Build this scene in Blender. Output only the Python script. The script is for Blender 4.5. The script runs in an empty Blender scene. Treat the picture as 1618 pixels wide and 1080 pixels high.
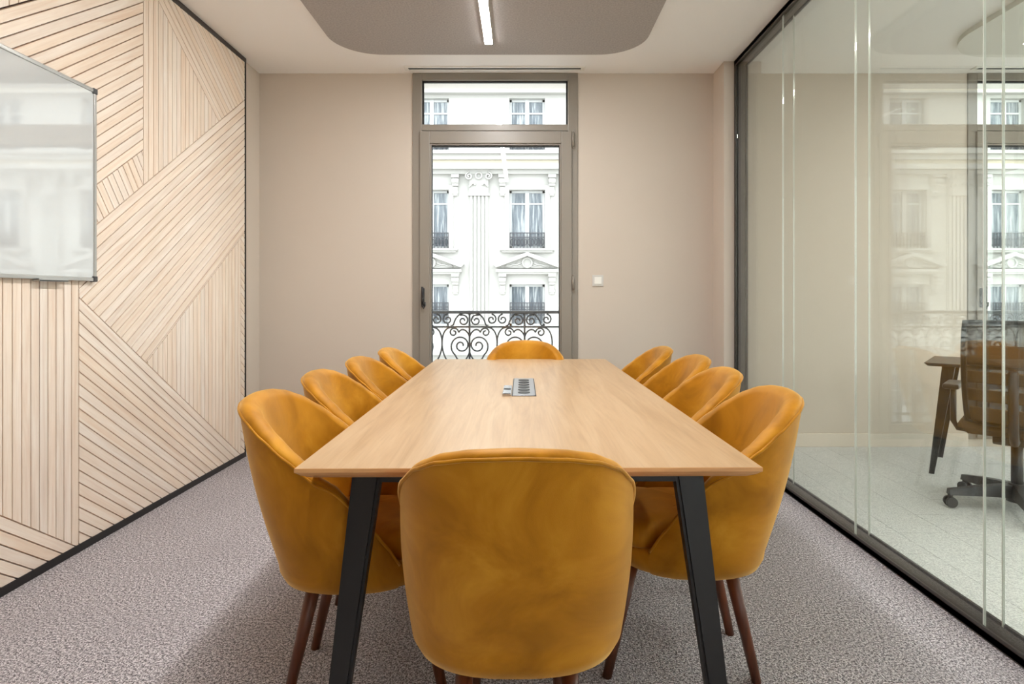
import bpy, bmesh, math, random
from mathutils import Vector, Matrix

random.seed(7)
S = bpy.context.scene
COL = S.collection
R = math.radians

# ------------------------------------------------------------------ camera
F, CX, CY, H = 950.0, 825.0, 470.0, 1.18      # focal length (px), vanishing point (px), eye height
cam = bpy.data.cameras.new('camera')
cam.sensor_width = 36.0
cam.lens = F / 1618.0 * 36.0
cam.shift_x = (809.0 - CX) / 1618.0
cam.shift_y = (CY - 540.0) / 1618.0
cam.clip_start = 0.02
cam.clip_end = 300
co = bpy.data.objects.new('camera', cam)
co.location = (0, 0, H)
co.rotation_euler = (R(90), 0, 0)
COL.objects.link(co)
S.camera = co

# ------------------------------------------------------------------ world, exposure
SKY = 5.0
LED = 135.0
OFFICE_LED = 70.0
w = bpy.data.worlds.new('sky')
S.world = w
w.use_nodes = True
bg = w.node_tree.nodes['Background']
bg.inputs['Color'].default_value = (0.93, 0.97, 1.0, 1)
bg.inputs['Strength'].default_value = SKY
S.view_settings.view_transform = 'Standard'
S.view_settings.look = 'None'
S.view_settings.exposure = 0.17
S.view_settings.gamma = 1.0
S.view_settings.use_curve_mapping = False
S.cycles.max_bounces = 12
S.cycles.diffuse_bounces = 10
S.cycles.transparent_max_bounces = 24
S.cycles.sample_clamp_indirect = 6.0
S.cycles.caustics_reflective = False
S.cycles.caustics_refractive = False

# ------------------------------------------------------------------ room numbers (metres)
XL, XR = -2.085, 1.595        # left wall face, glass partition face
YB, YF = 4.77, -1.6           # back wall, wall behind the camera
ZC = 2.957                    # ceiling
XO = 5.7                      # far side of the neighbouring office
YFAC = 19.0                   # facade across the street


def srgb(r, g, b):
    f = lambda c: (c / 255.0 / 12.92) if c / 255.0 <= 0.04045 else ((c / 255.0 + 0.055) / 1.055) ** 2.4
    return (f(r), f(g), f(b), 1.0)


# ------------------------------------------------------------------ materials
class NT:
    def __init__(self, name):
        self.m = bpy.data.materials.new(name)
        self.m.use_nodes = True
        self.t = self.m.node_tree
        self.b = self.t.nodes['Principled BSDF']
        self.out = self.t.nodes['Material Output']

    def n(self, typ, **kw):
        nd = self.t.nodes.new(typ)
        for k, v in kw.items():
            setattr(nd, k, v)
        return nd

    def l(self, a, b):
        self.t.links.new(a, b)

    def set(self, **kw):
        for k, v in kw.items():
            self.b.inputs[k.replace('_', ' ')].default_value = v


def plain(name, col, rough=0.5, metal=0.0, spec=0.5, **kw):
    t = NT(name)
    t.set(Base_Color=col, Roughness=rough, Metallic=metal)
    t.b.inputs['Specular IOR Level'].default_value = spec
    for k, v in kw.items():
        t.b.inputs[k.replace('_', ' ')].default_value = v
    return t.m


def ramp(t, fac, stops):
    r = t.n('ShaderNodeValToRGB')
    e = r.color_ramp.elements
    while len(e) < len(stops):
        e.new(0.5)
    for i, (p, c) in enumerate(stops):
        e[i].position = p
        e[i].color = c
    t.l(fac, r.inputs['Fac'])
    return r.outputs['Color']


def coords(t, scale=(1, 1, 1), kind='Object', rand=False):
    tc = t.n('ShaderNodeTexCoord')
    mp = t.n('ShaderNodeMapping')
    mp.inputs['Scale'].default_value = scale
    if rand:
        oi = t.n('ShaderNodeObjectInfo')
        cb = t.n('ShaderNodeCombineXYZ')
        ml = t.n('ShaderNodeMath', operation='MULTIPLY')
        ml.inputs[1].default_value = 37.0
        t.l(oi.outputs['Random'], ml.inputs[0])
        for i in range(3):
            t.l(ml.outputs[0], cb.inputs[i])
        t.l(cb.outputs[0], mp.inputs['Location'])
    t.l(tc.outputs[kind], mp.inputs['Vector'])
    return mp.outputs['Vector']


def noise(t, vec, scale, detail=3, rough=0.5, dist=0.0):
    n = t.n('ShaderNodeTexNoise')
    n.inputs['Scale'].default_value = scale
    n.inputs['Detail'].default_value = detail
    n.inputs['Roughness'].default_value = rough
    n.inputs['Distortion'].default_value = dist
    t.l(vec, n.inputs['Vector'])
    return n.outputs['Fac']


def bump(t, h, strength=0.2, dist=0.002):
    b = t.n('ShaderNodeBump')
    b.inputs['Strength'].default_value = strength
    b.inputs['Distance'].default_value = dist
    t.l(h, b.inputs['Height'])
    t.l(b.outputs['Normal'], t.b.inputs['Normal'])


def mix(t, a, b, fac, mode='MIX'):
    m = t.n('ShaderNodeMix', data_type='RGBA', blend_type=mode)
    if isinstance(fac, float):
        m.inputs['Factor'].default_value = fac
    else:
        t.l(fac, m.inputs['Factor'])
    for s, v in (('A', a), ('B', b)):
        sock = [i for i in m.inputs if i.name == s and i.type == 'RGBA'][0]
        if isinstance(v, tuple):
            sock.default_value = v
        else:
            t.l(v, sock)
    return [o for o in m.outputs if o.type == 'RGBA'][0]


def paint(name, col, bumpy=0.05):
    t = NT(name)
    v = coords(t)
    n = noise(t, v, 2.0, 2)
    c2 = tuple(x * 0.96 for x in col[:3]) + (1,)
    t.l(mix(t, col, c2, n), t.b.inputs['Base Color'])
    t.set(Roughness=0.7)
    t.b.inputs['Specular IOR Level'].default_value = 0.3
    bump(t, noise(t, v, 400, 2), bumpy, 0.001)
    return t.m


def carpet(name, dark, mid, light, sc=1.0, rand=False):
    t = NT(name)
    v = coords(t, rand=rand)
    n1 = noise(t, v, 190 * sc, 3, 0.75)
    vo = t.n('ShaderNodeTexVoronoi')
    vo.inputs['Scale'].default_value = 170 * sc
    t.l(v, vo.inputs['Vector'])
    n2 = noise(t, v, 95 * sc, 3, 0.7)
    mx = t.n('ShaderNodeMath', operation='MULTIPLY_ADD')
    t.l(n2, mx.inputs[0]); mx.inputs[1].default_value = 0.45
    ad = t.n('ShaderNodeMath', operation='MULTIPLY_ADD')
    t.l(n1, ad.inputs[0]); ad.inputs[1].default_value = 0.55; ad.inputs[2].default_value = 0.0
    t.l(ad.outputs[0], mx.inputs[2])
    c = ramp(t, mx.outputs[0], [(0.43, dark), (0.5, mid), (0.57, light)])
    big = noise(t, v, 3.0, 3)
    c = mix(t, c, tuple(x * 0.86 for x in mid[:3]) + (1,), ramp(t, big, [(0.45, (0, 0, 0, 1)), (0.8, (0.35, 0.35, 0.35, 1))]))
    t.l(c, t.b.inputs['Base Color'])
    t.set(Roughness=0.95)
    t.b.inputs['Specular IOR Level'].default_value = 0.1
    hh = t.n('ShaderNodeMath', operation='ADD')
    t.l(n1, hh.inputs[0]); t.l(vo.outputs['Distance'], hh.inputs[1])
    bump(t, hh.outputs[0], 0.8, 0.006)
    return t.m


def wood(name, c1, c2, c3, axis=0, rough=0.45, rand=False, vary=0.0, grain=1.0, spec=0.5):
    t = NT(name)
    sc = [14.0, 14.0, 14.0]
    sc[axis] = 0.9
    v = coords(t, tuple(sc), rand=rand)
    n = noise(t, v, 1.6 * grain, 5, 0.6, 1.4)
    fs = [90.0] * 3
    fs[axis] = 3.0
    v2 = coords(t, tuple(fs), rand=rand)
    fine = noise(t, v2, 1.6, 3, 0.6)
    c = ramp(t, n, [(0.28, c3), (0.5, c1), (0.72, c2)])
    c = mix(t, c, tuple(x * 0.8 for x in c3[:3]) + (1,), ramp(t, fine, [(0.5, (0, 0, 0, 1)), (0.8, (0.35, 0.35, 0.35, 1))]))
    if vary:
        oi = t.n('ShaderNodeObjectInfo')
        hs = t.n('ShaderNodeHueSaturation')
        mr = t.n('ShaderNodeMapRange')
        mr.inputs['To Min'].default_value = 1 - vary
        mr.inputs['To Max'].default_value = 1 + vary * 0.5
        t.l(oi.outputs['Random'], mr.inputs['Value'])
        t.l(mr.outputs[0], hs.inputs['Value'])
        mr2 = t.n('ShaderNodeMapRange')
        mr2.inputs['To Min'].default_value = 0.85
        mr2.inputs['To Max'].default_value = 1.2
        wn = t.n('ShaderNodeTexWhiteNoise', noise_dimensions='1D')
        t.l(oi.outputs['Random'], wn.inputs['W'])
        t.l(wn.outputs['Value'], mr2.inputs['Value'])
        t.l(mr2.outputs[0], hs.inputs['Saturation'])
        t.l(c, hs.inputs['Color'])
        c = hs.outputs['Color']
    t.l(c, t.b.inputs['Base Color'])
    t.set(Roughness=rough)
    t.b.inputs['Specular IOR Level'].default_value = spec
    bump(t, fine, 0.08, 0.001)
    return t.m


def velvet():
    t = NT('mustard_velvet')
    v = coords(t, rand=True)
    n = noise(t, v, 5.0, 4, 0.6, 0.8)
    c = ramp(t, n, [(0.3, srgb(144, 90, 10)), (0.52, srgb(176, 115, 20)), (0.75, srgb(202, 142, 40))])
    fine = noise(t, v, 500, 2)
    t.l(c, t.b.inputs['Base Color'])
    t.set(Roughness=0.5)
    t.b.inputs['Specular IOR Level'].default_value = 0.45
    t.b.inputs['Specular Tint'].default_value = srgb(255, 210, 130)
    t.b.inputs['Sheen Weight'].default_value = 1.0
    t.b.inputs['Sheen Roughness'].default_value = 0.36
    t.b.inputs['Sheen Tint'].default_value = srgb(255, 212, 140)
    hh = t.n('ShaderNodeMath', operation='MULTIPLY_ADD')
    t.l(n, hh.inputs[0]); hh.inputs[1].default_value = 4.0
    t.l(fine, hh.inputs[2])
    bump(t, hh.outputs[0], 0.12, 0.003)
    return t.m


def glass(name, tint, ior=1.5):
    """thin architectural pane: straight-through transmission plus mirror reflection by Fresnel"""
    t = NT(name)
    t.t.nodes.remove(t.b)
    tr = t.n('ShaderNodeBsdfTransparent')
    tr.inputs['Color'].default_value = tint
    gl = t.n('ShaderNodeBsdfGlossy')
    gl.inputs['Roughness'].default_value = 0.0
    geo = t.n('ShaderNodeNewGeometry')
    mr = t.n('ShaderNodeMapRange')
    mr.inputs['To Min'].default_value = ior
    mr.inputs['To Max'].default_value = 1.0 / ior
    t.l(geo.outputs['Backfacing'], mr.inputs['Value'])
    fr = t.n('ShaderNodeFresnel')
    t.l(mr.outputs[0], fr.inputs['IOR'])
    ms = t.n('ShaderNodeMixShader')
    t.l(fr.outputs[0], ms.inputs[0])
    t.l(tr.outputs[0], ms.inputs[1])
    t.l(gl.outputs[0], ms.inputs[2])
    t.l(ms.outputs[0], t.out.inputs['Surface'])
    return t.m


def emit(name, col, strength):
    t = NT(name)
    t.set(Base_Color=(0.8, 0.8, 0.8, 1))
    t.b.inputs['Emission Color'].default_value = col
    t.b.inputs['Emission Strength'].default_value = strength
    return t.m


M = {}
M['wall'] = paint('wall_paint', srgb(207, 195, 182))
M['ceiling'] = paint('ceiling_paint', srgb(250, 249, 248), 0.02)
M['trim'] = paint('trim_paint', srgb(220, 209, 196), 0.0)
M['carpet'] = carpet('taupe_carpet', srgb(104, 99, 102), srgb(178, 172, 176), srgb(240, 235, 238))
M['carpet_tile'] = carpet('grey_carpet_tile', srgb(205, 206, 205), srgb(228, 229, 227), srgb(242, 242, 240), 0.8, True)
M['slat'] = wood('pale_oak_slat', srgb(240, 224, 208), srgb(247, 235, 222), srgb(230, 208, 189), 0, 0.55, True, 0.03)
M['backing'] = plain('dark_backing', srgb(58, 38, 28), 0.9)
M['black'] = plain('black_metal', srgb(26, 24, 24), 0.4)
M['bronze'] = plain('dark_bronze_metal', srgb(52, 46, 42), 0.35)
M['table'] = wood('light_oak_table', srgb(186, 152, 112), srgb(196, 165, 128), srgb(168, 132, 92), 1, 0.33, False, 0.0, 0.8, 1.0)
M['edge'] = wood('table_edge', srgb(214, 160, 104), srgb(225, 176, 120), srgb(186, 132, 82), 0, 0.5)
M['leg_black'] = plain('black_powder_coat', srgb(24, 22, 22), 0.45)
M['walnut'] = wood('walnut_leg', srgb(92, 44, 20), srgb(112, 56, 28), srgb(62, 28, 12), 2, 0.35)
M['velvet'] = velvet()
M['frame'] = plain('taupe_frame', srgb(142, 134, 124), 0.35)
M['gasket'] = plain('black_gasket', srgb(30, 28, 28), 0.6)
M['glass'] = glass('window_glass', (0.97, 0.985, 0.98, 1))
M['pane'] = glass('partition_glass', (0.962, 0.974, 0.955, 1))
M['joint'] = plain('clear_joint', srgb(215, 218, 210), 0.15, 0.0, 0.6)
M['board'] = plain('whiteboard_enamel', srgb(204, 206, 206), 0.05, 0.0, 1.0, Coat_Weight=1.0, Coat_IOR=1.8, Coat_Roughness=0.03)
M['alu'] = plain('aluminium', srgb(205, 205, 203), 0.3, 0.9)
M['grey_plastic'] = plain('grey_plastic', srgb(70, 70, 72), 0.45)
M['felt'] = None
M['white_plastic'] = plain('white_plastic', srgb(238, 236, 230), 0.35)
M['led'] = emit('led_diffuser', (1.0, 0.985, 0.972, 1), LED)
M['office_led'] = emit('office_led_diffuser', (1.0, 0.97, 0.94, 1), OFFICE_LED)
M['switch_plate'] = plain('switch_plate_grey', srgb(206, 203, 198), 0.4)
M['chrome'] = plain('chrome', srgb(200, 200, 205), 0.18, 1.0)
M['socket_grey'] = plain('socket_plate_grey', srgb(150, 152, 156), 0.35, 0.3)
M['socket_black'] = plain('socket_black', srgb(12, 12, 12), 0.4)
M['stone'] = paint('white_stone', srgb(172, 171, 167), 0.0)
M['stone2'] = paint('cream_stone', srgb(184, 175, 157), 0.0)
M['facade_frame'] = plain('facade_window_frame', srgb(180, 182, 182), 0.5)
t = NT('facade_window_glass')
v = coords(t, (9.0, 1.0, 0.7), rand=True)
t.l(ramp(t, noise(t, v, 1.5, 3, 0.6), [(0.35, srgb(66, 76, 84)), (0.52, srgb(100, 108, 115)), (0.62, srgb(150, 156, 158))]), t.b.inputs['Base Color'])
t.set(Roughness=0.15)
M['facade_glass'] = t.m
M['bounce_slab'] = paint('pale_stone_slab', srgb(222, 220, 214), 0.0)  # lightened so the balcony reflects skylight onto the ceiling near the window
M['iron'] = plain('wrought_iron', srgb(98, 101, 106), 0.5)
M['iron_far'] = plain('far_iron', srgb(58, 60, 66), 0.6)
M['bounce_paving'] = plain('pale_paving', srgb(188, 186, 182), 0.9)  # street made pale on purpose, to bounce skylight up onto the ceilings
M['office_black'] = plain('office_chair_plastic', srgb(48, 46, 46), 0.4)
M['office_fabric'] = plain('office_chair_fabric', srgb(84, 66, 48), 0.85)
M['desk_top'] = plain('dark_desk_top', srgb(70, 62, 58), 0.35)
t = NT('grey_felt')
v = coords(t)
t.l(ramp(t, noise(t, v, 90, 4, 0.7), [(0.3, srgb(156, 150, 147)), (0.7, srgb(186, 180, 176))]), t.b.inputs['Base Color'])
t.set(Roughness=0.95)
bump(t, noise(t, v, 300, 2), 0.3, 0.002)
M['felt'] = t.m
t = NT('pale_felt')
t.set(Base_Color=srgb(226, 226, 220), Roughness=0.95)
M['felt_pale'] = t.m
t = NT('chair_mesh')           # see-through woven back: half of it is holes
t.set(Base_Color=srgb(92, 82, 72), Roughness=0.8, Alpha=0.62)
M['chair_mesh'] = t.m


# ------------------------------------------------------------------ mesh helpers
def link(name, me, mat=None, parent=None, smooth=False):
    if mat is not None and not me.materials:
        me.materials.append(mat)
    if smooth:
        me.polygons.foreach_set('use_smooth', [True] * len(me.polygons))
    o = bpy.data.objects.new(name, me)
    COL.objects.link(o)
    if parent is not None:
        o.parent = parent
    return o


def pyd(name, verts, faces):
    me = bpy.data.meshes.new(name)
    me.from_pydata(verts, [], faces)
    me.validate()
    bm = bmesh.new(); bm.from_mesh(me)
    bmesh.ops.recalc_face_normals(bm, faces=bm.faces)
    bm.to_mesh(me); bm.free()
    return me


def bm_mesh(name, bm):
    me = bpy.data.meshes.new(name)
    bmesh.ops.recalc_face_normals(bm, faces=bm.faces)
    bm.to_mesh(me); bm.free()
    return me


def add_box(bm, x0, x1, y0, y1, z0, z1, bev=0.0, seg=2):
    r = bmesh.ops.create_cube(bm, size=1.0)
    vs = r['verts']
    for v in vs:
        v.co = ((x0 + x1) / 2 + v.co.x * (x1 - x0), (y0 + y1) / 2 + v.co.y * (y1 - y0), (z0 + z1) / 2 + v.co.z * (z1 - z0))
    if bev:
        es = list({e for v in vs for e in v.link_edges})
        bmesh.ops.bevel(bm, geom=es, offset=bev, segments=seg, affect='EDGES', profile=0.6)
    return bm


def box(name, x0, x1, y0, y1, z0, z1, mat, parent=None, bev=0.0, seg=2):
    bm = bmesh.new()
    add_box(bm, x0, x1, y0, y1, z0, z1, bev, seg)
    return link(name, bm_mesh(name, bm), mat, parent)


def add_cyl(bm, p0, p1, r0, r1=None, n=16, cap=True):
    r1 = r0 if r1 is None else r1
    p0, p1 = Vector(p0), Vector(p1)
    d = (p1 - p0).normalized()
    a = Vector((0, 0, 1)) if abs(d.z) < 0.9 else Vector((1, 0, 0))
    u = d.cross(a).normalized(); w_ = d.cross(u)
    A, B = [], []
    for i in range(n):
        c, s = math.cos(2 * math.pi * i / n), math.sin(2 * math.pi * i / n)
        A.append(bm.verts.new(p0 + (u * c + w_ * s) * r0))
        B.append(bm.verts.new(p1 + (u * c + w_ * s) * r1))
    for i in range(n):
        f = bm.faces.new((A[i], A[(i + 1) % n], B[(i + 1) % n], B[i])); f.smooth = True
    if cap:
        bm.faces.new(A); bm.faces.new(B)


def cyl(name, p0, p1, r0, mat, parent=None, r1=None, n=16):
    bm = bmesh.new()
    add_cyl(bm, p0, p1, r0, r1, n)
    return link(name, bm_mesh(name, bm), mat, parent)


def add_tube(bm, pts, r, n=6, closed=False, taper=None):
    pts = [Vector(p) for p in pts]
    N = len(pts)
    rings = []
    up = None
    for i in range(N):
        if closed:
            d = pts[(i + 1) % N] - pts[i - 1]
        else:
            d = pts[min(i + 1, N - 1)] - pts[max(i - 1, 0)]
        d.normalize()
        if up is None:
            a = Vector((0, 1, 0)) if abs(d.y) < 0.9 else Vector((0, 0, 1))
            up = (a - d * a.dot(d)).normalized()
        else:
            up = (up - d * up.dot(d)).normalized()
        s = d.cross(up)
        rr = r if taper is None else r * taper(i / (N - 1))
        rings.append([bm.verts.new(pts[i] + (up * math.cos(2 * math.pi * k / n) + s * math.sin(2 * math.pi * k / n)) * rr) for k in range(n)])
    for i in range(N if closed else N - 1):
        A, B = rings[i], rings[(i + 1) % N]
        for k in range(n):
            f = bm.faces.new((A[k], A[(k + 1) % n], B[(k + 1) % n], B[k])); f.smooth = True
    if not closed:
        bm.faces.new(rings[0]); bm.faces.new(rings[-1])


def tag(o, label, cat, group=None):
    o['label'] = label
    o['category'] = cat
    if group:
        o['group'] = group
    return o


def struct(o):
    o['kind'] = 'structure'
    return o


def empty(name, loc=(0, 0, 0), rz=0.0):
    o = bpy.data.objects.new(name, None)
    o.empty_display_size = 0.1
    COL.objects.link(o)
    o.location = loc
    o.rotation_euler = (0, 0, rz)
    return o


def copy_tree(o, parent=None):
    c = o.copy()
    COL.objects.link(c)
    if parent is not None:
        c.parent = parent
    for ch in list(o.children):
        copy_tree(ch, c)
    return c


# ================================================================== THE SETTING
struct(box('floor', XL - 0.2, 1.64, YF, YB, -0.12, 0.0, M['carpet']))
struct(box('ceiling', XL - 0.2, XO + 0.2, YF - 0.2, YB + 0.35, ZC, ZC + 0.25, M['ceiling']))
struct(box('wall_left', XL - 0.2, XL, YF - 0.2, YB, -0.12, ZC, M['wall']))


def wall_openings(name, x0, x1, opens, z0, z1, place):
    """wall along a line from x0 to x1 with window openings; place(a, b, z0, z1) gives box bounds"""
    bm = bmesh.new()
    e = x0
    for a, b in opens:
        add_box(bm, *place(e, a), -0.12, ZC)
        add_box(bm, *place(a, b), -0.12, z0)
        add_box(bm, *place(a, b), z1, ZC)
        e = b
    add_box(bm, *place(e, x1), -0.12, ZC)
    return struct(link(name, bm_mesh(name, bm), M['wall']))


def added_window(name, a, b, z0, z1, place):
    wn = struct(empty(name))
    m = (a + b) / 2
    for nm, c, d, e, f in (('jamb', a, a + 0.06, z0, z1), ('jamb', b - 0.06, b, z0, z1), ('mullion', m - 0.05, m + 0.05, z0 + 0.06, z1 - 0.06), ('head', a + 0.06, b - 0.06, z1 - 0.06, z1), ('sill', a + 0.06, b - 0.06, z0, z0 + 0.06)):
        box(nm, *place(c, d, 0.06), e, f, M['frame'], wn)
    for c, d in ((a + 0.06, m - 0.05), (m + 0.05, b - 0.06)):
        box('glass_pane', *place(c, d, 0.008), z0 + 0.06, z1 - 0.06, M['glass'], wn)


pf = lambda a, b, t_=0.2: (a, b, YF - 0.1 - t_ / 2, YF - 0.1 + t_ / 2)
po = lambda a, b, t_=0.2: (XO + 0.1 - t_ / 2, XO + 0.1 + t_ / 2, a, b)
FW = [(0.80, 1.48), (2.1, 3.5), (3.8, 5.2)]  # unseen windows behind the camera, added to let in more daylight
OW = [(0.1, 1.4), (1.6, 2.9), (3.1, 4.4)]  # unseen office side windows, added so daylight comes through the partition
wall_openings('wall_front', XL, XO, FW, 0.15, 2.75, pf)
wall_openings('wall_office', YF - 0.2, YB, OW, 0.15, 2.75, po)
for i, (a, b) in enumerate(FW):
    added_window('window_%d' % (3 + i), a, b, 0.15, 2.75, pf)
for i, (a, b) in enumerate(OW):
    added_window('window_%d' % (6 + i), a, b, 0.15, 2.75, po)


WX0, WX1 = (652 - CX) / F * YB, (913 - CX) / F * YB         # window opening, meeting room
OX0, OX1 = 3.53, 3.53 + (WX1 - WX0)                          # window opening, office
bm = bmesh.new()
add_box(bm, XL - 0.2, WX0, YB, YB + 0.35, -0.12, ZC)
add_box(bm, WX1, OX0, YB, YB + 0.35, -0.12, ZC)
add_box(bm, OX1, XO + 0.2, YB, YB + 0.35, -0.12, ZC)
add_box(bm, WX0, WX1, YB, YB + 0.35, -0.12, 0.06)
add_box(bm, OX0, OX1, YB, YB + 0.35, -0.12, 0.06)
struct(link('wall_back', bm_mesh('wall_back', bm), M['wall']))
# pilaster where the glass partition meets the back wall
struct(box('wall_pilaster', 1.518, 1.80, 4.525, YB, 0.0, ZC, M['wall']))
# baseboards
BBH = 0.105
struct(box('baseboard_left', XL, XL + 0.014, 4.478, YB, 0, BBH, M['trim'], None, 0.003))
bm = bmesh.new()
add_box(bm, XL + 0.014, WX0, YB - 0.014, YB, 0, BBH, 0.003)
add_box(bm, WX1, 1.518, YB - 0.014, YB, 0, BBH, 0.003)
struct(link('baseboard_back', bm_mesh('b', bm), M['trim']))
bm = bmesh.new()
add_box(bm, 1.80, OX0, YB - 0.014, YB, 0, BBH, 0.003)
add_box(bm, OX1, XO, YB - 0.014, YB, 0, BBH, 0.003)
struct(link('baseboard_office', bm_mesh('b', bm), M['trim']))
bm = bmesh.new()
add_box(bm, 1.504, 1.518, 4.511, YB - 0.014, 0, BBH, 0.003)
add_box(bm, 1.518, 1.59, 4.511, 4.525, 0, BBH, 0.003)
struct(link('baseboard_pilaster', bm_mesh('b', bm), M['trim']))

# office floor of carpet planks
fo = struct(box('floor_office', 1.64, XO, YF, YB, -0.12, -0.006, M['backing']))
tw, tl = 0.25, 1.0
tm = {}
for i in range(17):
    x0 = 1.64 + i * tw
    off = (i % 4) * 0.25
    y1 = YB + off
    while y1 > 0.2:
        y0 = y1 - tl
        a, b = max(y0, 0.2), min(y1, YB)
        xx1 = min(x0 + tw, XO)
        if b - a > 0.02 and xx1 - x0 > 0.02:
            key = (round(b - a, 3), round(xx1 - x0, 3))
            if key not in tm:
                bm_ = bmesh.new()
                add_box(bm_, 0.0015, xx1 - x0 - 0.0015, 0.0015, b - a - 0.0015, -0.006, 0.0)
                tm[key] = bm_mesh('carpet_tile', bm_)
            o = link('carpet_tile', tm[key], M['carpet_tile'], fo)
            o.location = (x0, a, 0)
        y1 = y0

# ------------------------------------------------------------------ slatted wall panel
PX = XL + 0.010              # backing face
SF = XL + 0.028              # slat faces
PY0, PY1, PZ0, PZ1 = -0.6, 4.459, 0.036, 2.925
panel = empty('slat_wall_panel', (XL, 2.0, 0))
tag(panel, 'pale oak slat panel in a geometric chevron pattern on the left wall', 'wall panel')


def pl(o):                    # parent keeping world placement (panel is unrotated)
    o.parent = panel
    o.location = Vector(o.location) - panel.location
    return o


pl(box('backing_board', XL, PX, PY0, PY1, PZ0, PZ1, M['backing']))
pl(box('edge_trim', XL, SF + 0.004, PY0, PY1 + 0.016, 0.0, PZ0, M['black']))
pl(box('edge_trim', XL, SF + 0.004, PY0, PY1 + 0.016, PZ1, ZC, M['bronze']))
pl(box('edge_trim', XL, SF + 0.004, PY1, PY1 + 0.016, PZ0, PZ1, M['black']))


def clip(poly, hp):           # keep n.p >= c
    nx, ny, c = hp
    out = []
    for i in range(len(poly)):
        a, b = poly[i], poly[(i + 1) % len(poly)]
        da, db = nx * a[0] + ny * a[1] - c, nx * b[0] + ny * b[1] - c
        if da >= 0:
            out.append(a)
        if (da >= 0) != (db >= 0):
            k = da / (da - db)
            out.append((a[0] + (b[0] - a[0]) * k, a[1] + (b[1] - a[1]) * k))
    return out


GAP = 0.0056
SL = 0.717


def above(p, s):              # half plane above the line through p of slope s, inset by half a gap
    n = math.hypot(s, 1)
    return (-s / n, 1 / n, (-s * p[0] + p[1]) / n + GAP / 2)


def below(p, s):
    n = math.hypot(s, 1)
    return (s / n, -1 / n, (s * p[0] - p[1]) / n + GAP / 2)


def right(y):
    return (1, 0, y + GAP / 2)


def left(y):
    return (-1, 0, -y + GAP / 2)


yV, yG = 3.267, 2.791
Dt, Db, Gu, Al, Cl, Kl, Jl = (2.996, 1.596), (3.30, 0.829), (2.791, 1.182), (2.944, 1.753), (3.40, 2.862), (2.3836, 2.328), (2.3836, 0.313)
frame_hp = [right(PY0 - GAP / 2), left(PY1 + GAP / 2), above((0, PZ0 - GAP / 2), 0), below((0, PZ1 + GAP / 2), 0)]
regions = [  # (half planes, slope or None for vertical, anchor point on a slat edge, pitch)
    ([left(yV), above(Al, SL), below(Kl, SL)], SL, Al, 0.0465),
    ([left(yV), above(Kl, SL)], None, (yV, 0), 0.045),
    ([right(yV), below(Cl, -SL), above(Dt, SL)], None, (yV, 0), 0.045),
    ([right(yV), above(Cl, -SL), above(Dt, SL)], -SL, Cl, 0.0455),
    ([below(Dt, SL), above(Db, SL), above(Gu, -SL), right(yG)], SL, Dt, 0.0465),
    ([left(yV), right(yG), below(Al, SL), above(Dt, SL)], -1 / SL, (2.9845, 1.7756), 0.047),
    ([below(Db, SL), above(Gu, -SL), left(4.399)], None, (4.399, 0), 0.0455),
    ([below(Db, SL), above(Gu, -SL), right(4.399)], -SL, (4.399, 0.6), 0.0455),
    ([right(yG), below(Gu, -SL)], -SL, Gu, 0.0465),
    ([left(yG), above(Jl, -SL), below(Al, SL)], None, (yG, 0), 0.0455),
    ([left(yG), below(Jl, -SL)], -SL, Jl, 0.0465),
]
nsl = 0
for hps, slope, anc, pitch in regions:
    ang = math.pi / 2 if slope is None else math.atan(slope)
    ux, uy = math.cos(ang), math.sin(ang)
    vx, vy = -uy, ux
    for k in range(-90, 91):
        lo, hi = k * pitch + GAP / 2, (k + 1) * pitch - GAP / 2
        q = [(anc[0] + ux * s * 9 + vx * t_, anc[1] + uy * s * 9 + vy * t_) for s, t_ in ((-1, lo), (1, lo), (1, hi), (-1, hi))]
        for hp in hps + frame_hp:
            q = clip(q, hp)
            if len(q) < 3:
                break
        if len(q) < 3:
            continue
        area = abs(sum(q[i][0] * q[(i + 1) % len(q)][1] - q[(i + 1) % len(q)][0] * q[i][1] for i in range(len(q)))) / 2
        if area < 0.00012:
            continue
        cy = sum(p[0] for p in q) / len(q); cz = sum(p[1] for p in q) / len(q)
        # local frame: x along the slat, y across, z out of the wall
        loc = [((p[0] - cy) * ux + (p[1] - cz) * uy, (p[0] - cy) * vx + (p[1] - cz) * vy) for p in q]
        n = len(loc)
        d = SF - PX
        ch = 0.0008
        cxs = sum(p[0] for p in loc) / n; cys = sum(p[1] for p in loc) / n
        verts = [(p[0], p[1], 0) for p in loc] + [(p[0], p[1], d - ch) for p in loc]
        faces = [tuple(range(n, 2 * n))]
        faces += [(i, (i + 1) % n, n + (i + 1) % n, n + i) for i in range(n)]
        me = pyd('slat', verts, faces)
        o = link('slat', me, M['slat'], panel)
        ex, ey, ez = Vector((0, ux, uy)), Vector((0, vx, vy)), Vector((1, 0, 0))
        if ex.cross(ey).dot(ez) < 0:
            ey = -ey
        mw = Matrix((ex, ey, ez)).transposed().to_4x4()
        mw.translation = Vector((PX, cy, cz)) - panel.location
        o.matrix_local = mw
        nsl += 1
print('slats', nsl)

# ------------------------------------------------------------------ glass partition
part = struct(empty('wall_right', (XR, 1.5, 0)))


def pr(o):
    o.parent = part
    o.location = Vector(o.location) - part.location
    return o


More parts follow.
